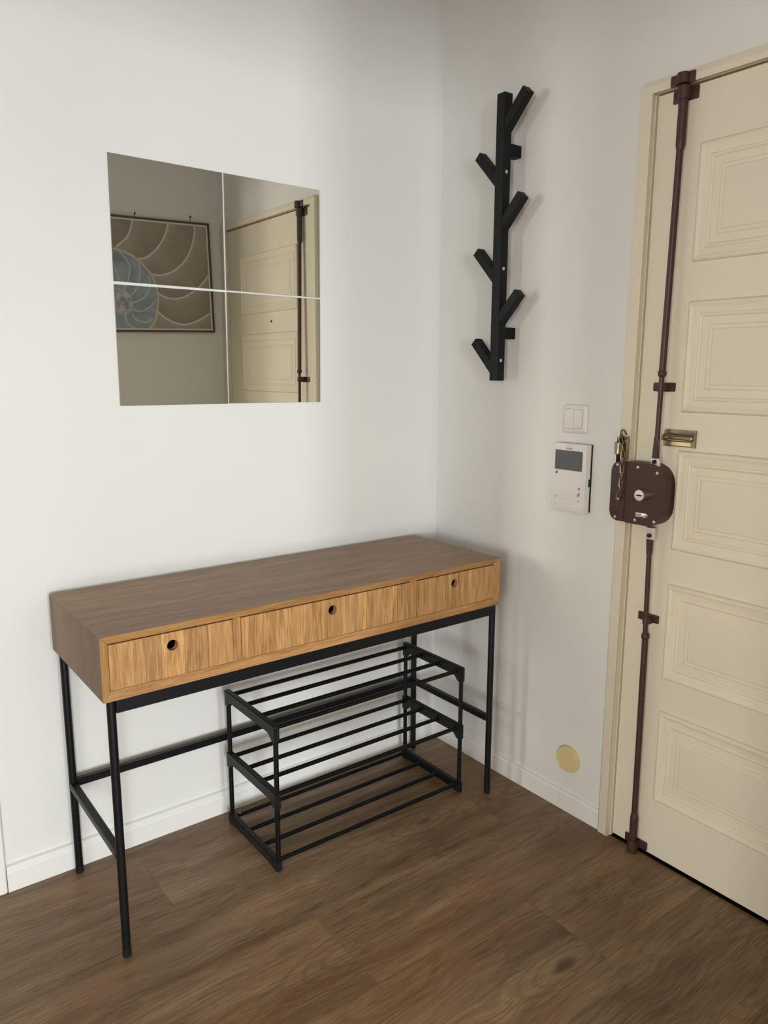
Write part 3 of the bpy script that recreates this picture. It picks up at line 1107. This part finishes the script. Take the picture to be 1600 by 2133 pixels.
for ux, uz in (SH((-0.4143, 2.0116)), SH((-0.1465, 2.0268))):
    ux, uz = float(ux), float(uz)
    bm = new()
    add_tube(bm, (ux, AY, uz), (ux, AY + 0.012, uz + 0.002), 0.0022, 8)
    add_lathe(bm, (ux, AY + 0.012, uz + 0.002), (0, 1, 0), [(0, 0.0035), (0.002, 0.0035)], 10)
    add_tube(bm, (ux, AY + 0.008, uz), (ux - 0.0005, AY + 0.008, uz - 0.022), 0.0011, 6)
    link('hanging_pin', bm, 'dark', pic)

# ------------------------------------------------------------------ console table
TX0, TX1, TY0, TY1, TZ0, TZ1 = -1.288, -0.117, -0.427, -0.029, 0.623, 0.766
tb = thing('console_table', 'long oak console table with three drawers on black metal legs', 'console table', ((TX0 + TX1) / 2, (TY0 + TY1) / 2, 0))
T, BD = 0.019, 0.010      # panel thickness, depth of the bevelled front edge


def prism_xz(x_outer, x_inner, z_outer_a, z_inner_a, z_outer_b, z_inner_b):
    pass


def panel(name, o_pts, i_pts, mat):
    """board with mitred ends and a front edge bevelled inwards; o_pts: outer edge (a,b), i_pts: inner edge"""
    bm = new()
    (a, b), (c, d) = o_pts, i_pts
    F = [(a[0], TY0, a[1]), (b[0], TY0, b[1]), (d[0], TY0 + BD, d[1]), (c[0], TY0 + BD, c[1])]
    K = [(a[0], TY1, a[1]), (b[0], TY1, b[1]), (d[0], TY1, d[1]), (c[0], TY1, c[1])]
    f = [bm.verts.new(q) for q in F]
    k = [bm.verts.new(q) for q in K]
    bm.faces.new(f)
    bm.faces.new(k[::-1])
    for i in range(4):
        j = (i + 1) % 4
        bm.faces.new((f[i], f[j], k[j], k[i]))
    bmesh.ops.bevel(bm, geom=[e for e in bm.edges], offset=0.0007, segments=1, affect='EDGES')
    return link(name, bm, mat, tb, smooth=20)


xo0, xo1, zo0, zo1 = TX0, TX1, TZ0, TZ1
xi0, xi1, zi0, zi1 = TX0 + T, TX1 - T, TZ0 + T, TZ1 - T


def edge_mat(o, mat):
    """front bevel takes the lighter, front-lit oak tone"""
    o.data.materials.append(M[mat])
    for f in o.data.polygons:
        if f.normal.y < -0.3 and abs(f.normal.y) < 0.99:
            f.material_index = 1


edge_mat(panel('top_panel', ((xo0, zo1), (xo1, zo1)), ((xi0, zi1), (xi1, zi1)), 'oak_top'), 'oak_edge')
edge_mat(panel('bottom_panel', ((xo0, zo0), (xo1, zo0)), ((xi0, zi0), (xi1, zi0)), 'oak_edge'), 'oak_edge')
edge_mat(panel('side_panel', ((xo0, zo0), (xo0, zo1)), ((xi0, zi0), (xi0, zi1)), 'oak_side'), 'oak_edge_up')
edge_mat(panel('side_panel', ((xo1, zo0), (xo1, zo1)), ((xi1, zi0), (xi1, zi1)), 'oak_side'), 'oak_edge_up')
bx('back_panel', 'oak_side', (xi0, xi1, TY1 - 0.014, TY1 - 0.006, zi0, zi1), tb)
FY = TY0 + BD
divs = ((-0.982, -0.963), (-0.452, -0.431))
for a, b in divs:
    bx('divider', 'oak_edge_up', (a, b, FY, TY1 - 0.014, zi0, zi1), tb, bev=0.0007)


def stave(parent, x0, x1, z0, z1, y0, y1, hole=None):
    bm = new()
    if hole is None:
        add_box(bm, x0 + 0.00015, x1 - 0.00015, y0, y1, z0, z1, bev=0.0003)
    else:
        hx, hz, r = hole
        n = 40
        circ, outer = [], []
        for i in range(n):
            t = 2 * math.pi * i / n
            c, s = math.cos(t), math.sin(t)
            circ.append((hx + r * c, hz + r * s))
            k = min(((x1 - hx) / c) if c > 1e-6 else ((x0 - hx) / c) if c < -1e-6 else 9,
                    ((z1 - hz) / s) if s > 1e-6 else ((z0 - hz) / s) if s < -1e-6 else 9)
            outer.append((hx + k * c, hz + k * s))
        # make sure the rectangle's corners are among the outer points
        for q in ((x0, z0), (x1, z0), (x1, z1), (x0, z1)):
            i = min(range(n), key=lambda i: (outer[i][0] - q[0]) ** 2 + (outer[i][1] - q[1]) ** 2)
            outer[i] = q
        O0 = [bm.verts.new((x, y0, z)) for x, z in outer]; O1 = [bm.verts.new((x, y1, z)) for x, z in outer]
        I0 = [bm.verts.new((x, y0, z)) for x, z in circ]; I1 = [bm.verts.new((x, y1, z)) for x, z in circ]
        for i in range(n):
            j = (i + 1) % n
            bm.faces.new((O0[i], O0[j], I0[j], I0[i]))
            bm.faces.new((O1[i], I1[i], I1[j], O1[j]))
            bm.faces.new((O0[i], O1[i], O1[j], O0[j]))
            bm.faces.new((I0[i], I0[j], I1[j], I1[i]))
    return link('stave', bm, 'oak_stave', parent, smooth=20)


GAP = 0.0016
drawers = (('left drawer with a round finger hole', xi0, divs[0][0], -1.129, (0.052, 0.062, 0.052, 0.058, 0.0)),
           ('wide middle drawer with a round finger hole', divs[0][1], divs[1][0], -0.707, (0.040, 0.052, 0.048, 0.060, 0.058, 0.055, 0.030, 0.062, 0.0)),
           ('right drawer with a round finger hole', divs[1][1], xi1, -0.290, (0.045, 0.048, 0.050, 0.040, 0.055, 0.0)))
for lab, x0, x1, hx, ws in drawers:
    z0, z1 = zi0 + 0.0006, zi1 - 0.0026
    x0 += GAP * 0.5; x1 -= GAP * 0.5
    bm = new()
    add_box(bm, x0 + 0.004, x0 + 0.014, FY + 0.016, TY1 - 0.03, z0 + 0.004, z1 - 0.02)
    add_box(bm, x1 - 0.014, x1 - 0.004, FY + 0.016, TY1 - 0.03, z0 + 0.004, z1 - 0.02)
    add_box(bm, x0 + 0.014, x1 - 0.014, TY1 - 0.04, TY1 - 0.03, z0 + 0.004, z1 - 0.02)
    add_box(bm, x0 + 0.014, x1 - 0.014, FY + 0.016, TY1 - 0.04, z0 + 0.004, z0 + 0.009)
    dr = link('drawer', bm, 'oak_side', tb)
    dr['label'] = lab
    # staves: the one round the hole is wide enough to hold it
    hr = 0.0125
    xs = [x0]
    i = 0
    while xs[-1] < x1 - 0.03:
        w_ = ws[i % (len(ws) - 1)]
        nx = xs[-1] + w_
        if xs[-1] < hx + hr + 0.006 and nx > hx - hr - 0.006:
            if xs[-1] > hx - hr - 0.006:
                xs[-1] = hx - hr - 0.008
            nx = max(nx, hx + hr + 0.008)
        xs.append(min(nx, x1))
        i += 1
    xs[-1] = x1
    for a, b in zip(xs, xs[1:]):
        if a < hx - hr and b > hx + hr:
            stave(dr, a, b, z0, z1, FY, FY + 0.016, (hx, 0.7145, hr))
        else:
            stave(dr, a, b, z0, z1, FY, FY + 0.016)

LX0, LX1, LYB, LYF, LR = -1.267, -0.1245, -0.037, -0.4065, 0.0096
for x in (LX0, LX1):
    for y in (LYF, LYB):
        bm = new()
        add_tube(bm, (x, y, 0.018), (x, y, TZ0), LR, 20)
        lg = link('leg', bm, 'black_metal', tb)
        bm = new()
        add_lathe(bm, (x, y, 0.0), (0, 0, 1), [(0, 0.0088), (0.001, 0.0098), (0.018, 0.0100), (0.0185, 0.0096)], 20)
        link('foot_cap', bm, 'black_plastic', lg)
for y0_, y1_ in ((LYF - 0.0095, LYF + 0.0095), (LYB - 0.0095, LYB + 0.0095)):
    bx('top_rail', 'black_metal', (LX0 + 0.008, LX1 - 0.008, y0_, y1_, 0.589, TZ0), tb, bev=0.0015)
bx('stretcher', 'black_metal', (LX0 + 0.006, LX1 - 0.006, LYB - 0.0085, LYB + 0.0095, 0.247, 0.2665), tb, bev=0.002)
for x in (LX0, LX1):
    bx('stretcher', 'black_metal', (x - 0.0093, x + 0.0093, LYF + 0.006, LYB - 0.006, 0.2405, 0.2595), tb, bev=0.002)

# ------------------------------------------------------------------ shoe rack
SX0, SX1, SYB, SYF = -0.8425, -0.193, -0.077, -0.350
rack = thing('shoe_rack', 'black three tier shoe rack of metal rods under the console table', 'shoe rack', ((SX0 + SX1) / 2, (SYB + SYF) / 2, 0))
tiers = (0.022, 0.213, 0.402)
pr = 0.0068
for x in (SX0, SX1):
    for y in (SYB, SYF):
        bm = new()
        add_tube(bm, (x, y, 0.014), (x, y, 0.410), pr, 14)
        link('post', bm, 'black_tube', rack)
    for k, z in enumerate(tiers):
        # moulded end bar with sockets on the posts; arch-shaped ends
        bm = new()
        t_ = 0.0085
        a, b = SYF, SYB
        if k == 0:
            outl = [(a - 0.008, 0.0), (a + 0.010, 0.0), (a + 0.016, 0.006), (a + 0.030, 0.010), (b - 0.030, 0.010), (b - 0.016, 0.006), (b - 0.010, 0.0), (b + 0.008, 0.0),
                    (b + 0.008, 0.032), (a - 0.008, 0.032)]
        else:
            outl = [(a - 0.008, z - 0.033), (a + 0.009, z - 0.033), (a + 0.012, z - 0.024), (a + 0.020, z - 0.016), (a + 0.032, z - 0.0125), (b - 0.032, z - 0.0125), (b - 0.020, z - 0.016), (b - 0.012, z - 0.024),
                    (b - 0.009, z - 0.033), (b + 0.008, z - 0.033), (b + 0.008, z + 0.014), (a - 0.008, z + 0.014)]
        add_prism(bm, outl, lambda u, v, q: (q, u, v), x - t_, x + t_)
        bmesh.ops.bevel(bm, geom=[e for e in bm.edges], offset=0.0022, segments=2, affect='EDGES')
        link('end_bar', bm, 'black_plastic', rack, smooth=40)
for z in tiers:
    for i in range(4):
        y = SYB - 0.006 + (SYF + 0.012 - SYB + 0.006) * i / 3
        bm = new()
        add_tube(bm, (SX0 + 0.006, y, z), (SX1 - 0.006, y, z), 0.0064, 12)
        link('rod', bm, 'black_tube', rack)

bm = new()
add_lathe(bm, (SX0 + 0.020, SYB - 0.0090, tiers[0] + 0.0058), (-0.2, -0.5, 0.8), [(-0.002, 0.0022), (0.0005, 0.0022), (0.0016, 0.0012), (0.0018, 0)], 10)
link('spring_button', bm, 'chrome', rack)['label'] = 'tiny bright spring button'

# ------------------------------------------------------------------ branch coat hanger
HX0, HX1, HY = -0.074, -0.043, -0.331
hang = thing('coat_hanger', 'black branch-shaped wooden coat hanger on the wall left of the door', 'coat hanger', (0, HY, 1.283))
hb = 0.0155
bm = new()
add_box(bm, HX0, HX1, HY - hb, HY + hb, 1.283, 2.075, bev=0.001)
post = link('bar', bm, 'black_wood', hang)
th = math.radians(44)
for s, z0, yt in ((-1, 1.973, 0.0885), (1, 1.832, 0.092), (-1, 1.711, 0.0815), (1, 1.567, 0.090), (-1, 1.447, 0.0815), (1, 1.306, 0.090)):
    d = Vector((0, s * math.sin(th), math.cos(th)))
    n_ = Vector((0, math.cos(th), -s * math.sin(th)))
    o_ = Vector((-0.0585, HY, z0))
    tip = o_ + d * (yt / math.sin(th))
    hwid = 0.0130
    bm = new()
    # root is cut flush with the bar's side face
    sy = HY + s * hb
    def cut(off):
        base = o_ + n_ * off
        t = (sy - base.y) / d.y
        return base + d * t
    r0, r1 = cut(-hwid), cut(hwid)
    t0, t1 = tip - n_ * hwid, tip + n_ * hwid
    xa, xb = -0.0720, -0.0450
    A = [bm.verts.new((xa, q.y, q.z)) for q in (r0, r1, t1, t0)]
    B = [bm.verts.new((xb, q.y, q.z)) for q in (r0, r1, t1, t0)]
    bm.faces.new(A); bm.faces.new(B[::-1])
    for i in range(4):
        j = (i + 1) % 4
        bm.faces.new((A[i], A[j], B[j], B[i]))
    bmesh.ops.bevel(bm, geom=[e for e in bm.edges], offset=0.0008, segments=1, affect='EDGES')
    link('peg', bm, 'black_wood', hang, smooth=20)
for z in (1.928, 1.4215):
    bx('wall_spacer', 'black_wood', (HX1 - 0.0005, -0.0002, HY - 0.0150, HY + 0.0120, z - 0.0165, z + 0.0165), hang, bev=0.0008)
for z in (1.867, 1.603, 1.342):
    bm = new()
    add_lathe(bm, (-0.0595, HY - hb, z), (0, -1, 0), [(0, 0.0050), (0.0008, 0.0048), (0.001, 0.0022), (0.0004, 0.0018), (0.0004, 0)], 18)
    link('screw', bm, 'zinc', hang)['label'] = 'pale screw head'

# ------------------------------------------------------------------ light switch
sw = thing('light_switch', 'white double rocker light switch above the intercom', 'light switch', (0, -0.588, 1.180))
f3 = lambda u, v, q: (-q, u, v)
bm = new()
# frame: ring with a bulged right side, like a picture frame
o_ = round_rect(-0.6305, -0.5455, 1.1405, 1.2205, (0.006,) * 4, 5)
o_in = round_rect(-0.6275, -0.5485, 1.1435, 1.2175, (0.005,) * 4, 5)
i_top = round_rect(-0.6185, -0.5560, 1.1535, 1.2085, (0.004,) * 4, 5)
i_bot = round_rect(-0.6170, -0.5575, 1.1548, 1.2072, (0.003,) * 4, 5)
rings = []
for pts, h in ((o_, 0.0), (o_, 0.005), (o_in, 0.0095), (i_top, 0.0105), (i_bot, 0.007)):
    rings.append([bm.verts.new(f3(u, v, h)) for u, v in pts])
for A, B in zip(rings, rings[1:]):
    n_ = len(A)
    for k in range(n_):
        j = (k + 1) % n_
        bm.faces.new((A[k], A[j], B[j], B[k]))
bm.faces.new(rings[-1]); bm.faces.new(rings[0][::-1])
link('frame', bm, 'white_plastic', sw, smooth=50)
for a, b in ((-0.6166, -0.5880), (-0.5870, -0.5580)):
    bm = new()
    nn = 8
    rows = []
    for i in range(nn + 1):
        v = 1.1552 + (1.2068 - 1.1552) * i / nn
        h = 0.0118 + 0.0022 * math.cos(math.pi * (i / nn - 0.5)) - 0.0016
        rows.append([bm.verts.new(f3(a, v, 0.007)), bm.verts.new(f3(a, v, h)), bm.verts.new(f3(b, v, h)), bm.verts.new(f3(b, v, 0.007))])
    for A, B in zip(rows, rows[1:]):
        for k in range(3):
            bm.faces.new((A[k], A[k + 1], B[k + 1], B[k]))
        bm.faces.new((A[3], A[0], B[0], B[3]))
    bm.faces.new(rows[0]); bm.faces.new(rows[-1][::-1])
    link('rocker', bm, 'white_plastic', sw, smooth=30)

# ------------------------------------------------------------------ video intercom
ic = thing('video_intercom', 'white wall intercom with a grey screen below the light switch', 'intercom', (0, -0.59, 1.018))
IY0, IY1, IZ0, IZ1 = -0.650, -0.531, 0.9215, 1.1125
bx('wall_bracket', 'black_plastic', (-0.0065, 0.0, IY0 - 0.0005, IY1 - 0.004, IZ0 + 0.002, IZ1), ic)
bm = new()
add_prism(bm, round_rect(IY0, IY1, IZ0, IZ1, (0.003, 0.008, 0.003, 0.003), 4), f3, 0.0065, 0.0262, bev=0.0022)
body = link('body', bm, 'intercom_white', ic, smooth=35)
bm = new()
add_box(bm, -0.0125, -0.0062, IY0 - 0.0009, IY0 + 0.004, 0.9955, 1.0170)
link('side_tab', bm, 'black_plastic', ic)['label'] = 'black side tab'
XI = 0.0262
bm = new()
add_prism(bm, [(-0.6365, 1.0385), (-0.5415, 1.0385), (-0.5415, 1.0925), (-0.6365, 1.0925)], f3, XI - 0.001, XI + 0.0003)
scr = link('screen', bm, 'screen', ic, smooth=0)
scr['label'] = 'grey rectangular display'
bm = new()
for a in ((-0.6365, -0.5415, 1.0918, 1.0930), (-0.6365, -0.5415, 1.0380, 1.0390), (-0.5425, -0.5412, 1.0385, 1.0925), (-0.6368, -0.6358, 1.0385, 1.0925)):
    add_box(bm, -XI - 0.0006, -XI, *a)
link('screen_border', bm, 'print_dark', ic, smooth=0)
# lower flap, swelling out at the bottom
bm = new()
pts = [(IY1 - 0.0015, 0.9235), (IY1 - 0.0015, 0.934)]
for i in range(9):
    t = i / 8
    pts.append((IY1 - 0.0015 - t * 0.1155, 0.9425 + 0.0085 * math.sin(math.pi * (0.12 + 0.62 * t))))
pts += [(IY0 + 0.002, 0.9235)]
add_prism(bm, pts[::-1], f3, XI - 0.0005, XI + 0.0012, bev=0.0005)
link('button_strip', bm, 'intercom_white', ic, smooth=35)


def text(body_txt, y, z, size, parent, mat, name='lettering'):
    cu = bpy.data.curves.new('t', 'FONT')
    cu.body = body_txt
    cu.size = size
    cu.align_x = 'CENTER'
    cu.align_y = 'CENTER'
    cu.extrude = 0.00015
    to = bpy.data.objects.new('t', cu)
    C.objects.link(to)
    me = bpy.data.meshes.new_from_object(to.evaluated_get(bpy.context.evaluated_depsgraph_get()))
    bpy.data.objects.remove(to)
    for v in me.vertices:       # text plane x right -> -y, y up -> z, facing -x
        v.co = Vector((-XI - 0.0005 - v.co.z, y - v.co.x, z + v.co.y)) - WL[parent]
    me.materials.append(M[mat])
    o = bpy.data.objects.new(name, me)
    C.objects.link(o)
    o.parent = parent
    return o


text('Golmar', -0.5895, 1.0990, 0.0072, ic, 'print_dark')
bm = new()
for i in range(3):
    for j in range(3):
        if (i, j) in ((0, 2),):
            continue
        add_box(bm, -XI - 0.0004, -XI, -0.5440 - i * 0.0027 - 0.0024, -0.5440 - i * 0.0027, 1.0255 + j * 0.0027, 1.0255 + j * 0.0027 + 0.0023)
link('sensor_mark', bm, 'print_dark', ic, smooth=0)


def icon(boxes, parent, mat='print_grey'):
    bm = new()
    for y0, y1, z0, z1 in boxes:
        add_box(bm, -XI - 0.0017, -XI - 0.0000, y0, y1, z0, z1)
    o = link('button_icon', bm, mat, parent, smooth=0)
    o['kind'] = 'stuff'


# right column: dialling squares, door symbol, key; left column: handset and bell
icon([(-0.6295, -0.6270, 0.9900, 0.9925), (-0.6330, -0.6305, 0.9900, 0.9925), (-0.6295, -0.6270, 0.9865, 0.9890), (-0.6330, -0.6305, 0.9865, 0.9890)], ic)
icon([(-0.6330, -0.6322, 0.9690, 0.9780), (-0.6330, -0.6280, 0.9772, 0.9780), (-0.6288, -0.6280, 0.9690, 0.9780), (-0.6275, -0.6262, 0.9660, 0.9740)], ic)
icon([(-0.6330, -0.6315, 0.9530, 0.9550), (-0.6300, -0.6275, 0.9530, 0.9555)], ic)
icon([(-0.5490, -0.5455, 0.9620, 0.9628), (-0.5490, -0.5480, 0.9585, 0.9628), (-0.5470, -0.5440, 0.9560, 0.9568)], ic)
icon([(-0.5490, -0.5455, 0.9425, 0.9433), (-0.5480, -0.5470, 0.9385, 0.9433), (-0.5460, -0.5440, 0.9400, 0.9408)], ic)
icon([(-0.5355, -0.5340, 0.9590, 0.9603), (-0.5355, -0.5340, 0.9400, 0.9413), (-0.5355, -0.5340, 0.9378, 0.9390), (-0.6420, -0.6400, 0.9262, 0.9278)], ic, 'print_dark')

# ------------------------------------------------------------------ round socket cover
cap = thing('round_cap', 'round yellowed plastic junction cover low on the wall beside the door casing', 'cover', (0, -0.626, 0.170))
CA = Vector((0, -0.6230, 0.1690))
bm = new()
add_lathe(bm, CA, (-1, 0, 0), [(0, 0.0408), (0.0045, 0.0408), (0.0052, 0.0402)], 48)
link('base_ring', bm, 'yellow_plastic', cap)
bm = new()
add_lathe(bm, CA, (-1, 0, 0), [(0.0052, 0.0398), (0.0122, 0.0394), (0.0142, 0.0384), (0.0150, 0.0370), (0.0148, 0.0356), (0.0136, 0.0346), (0.0136, 0)], 48)
link('lid', bm, 'yellow_plastic', cap)
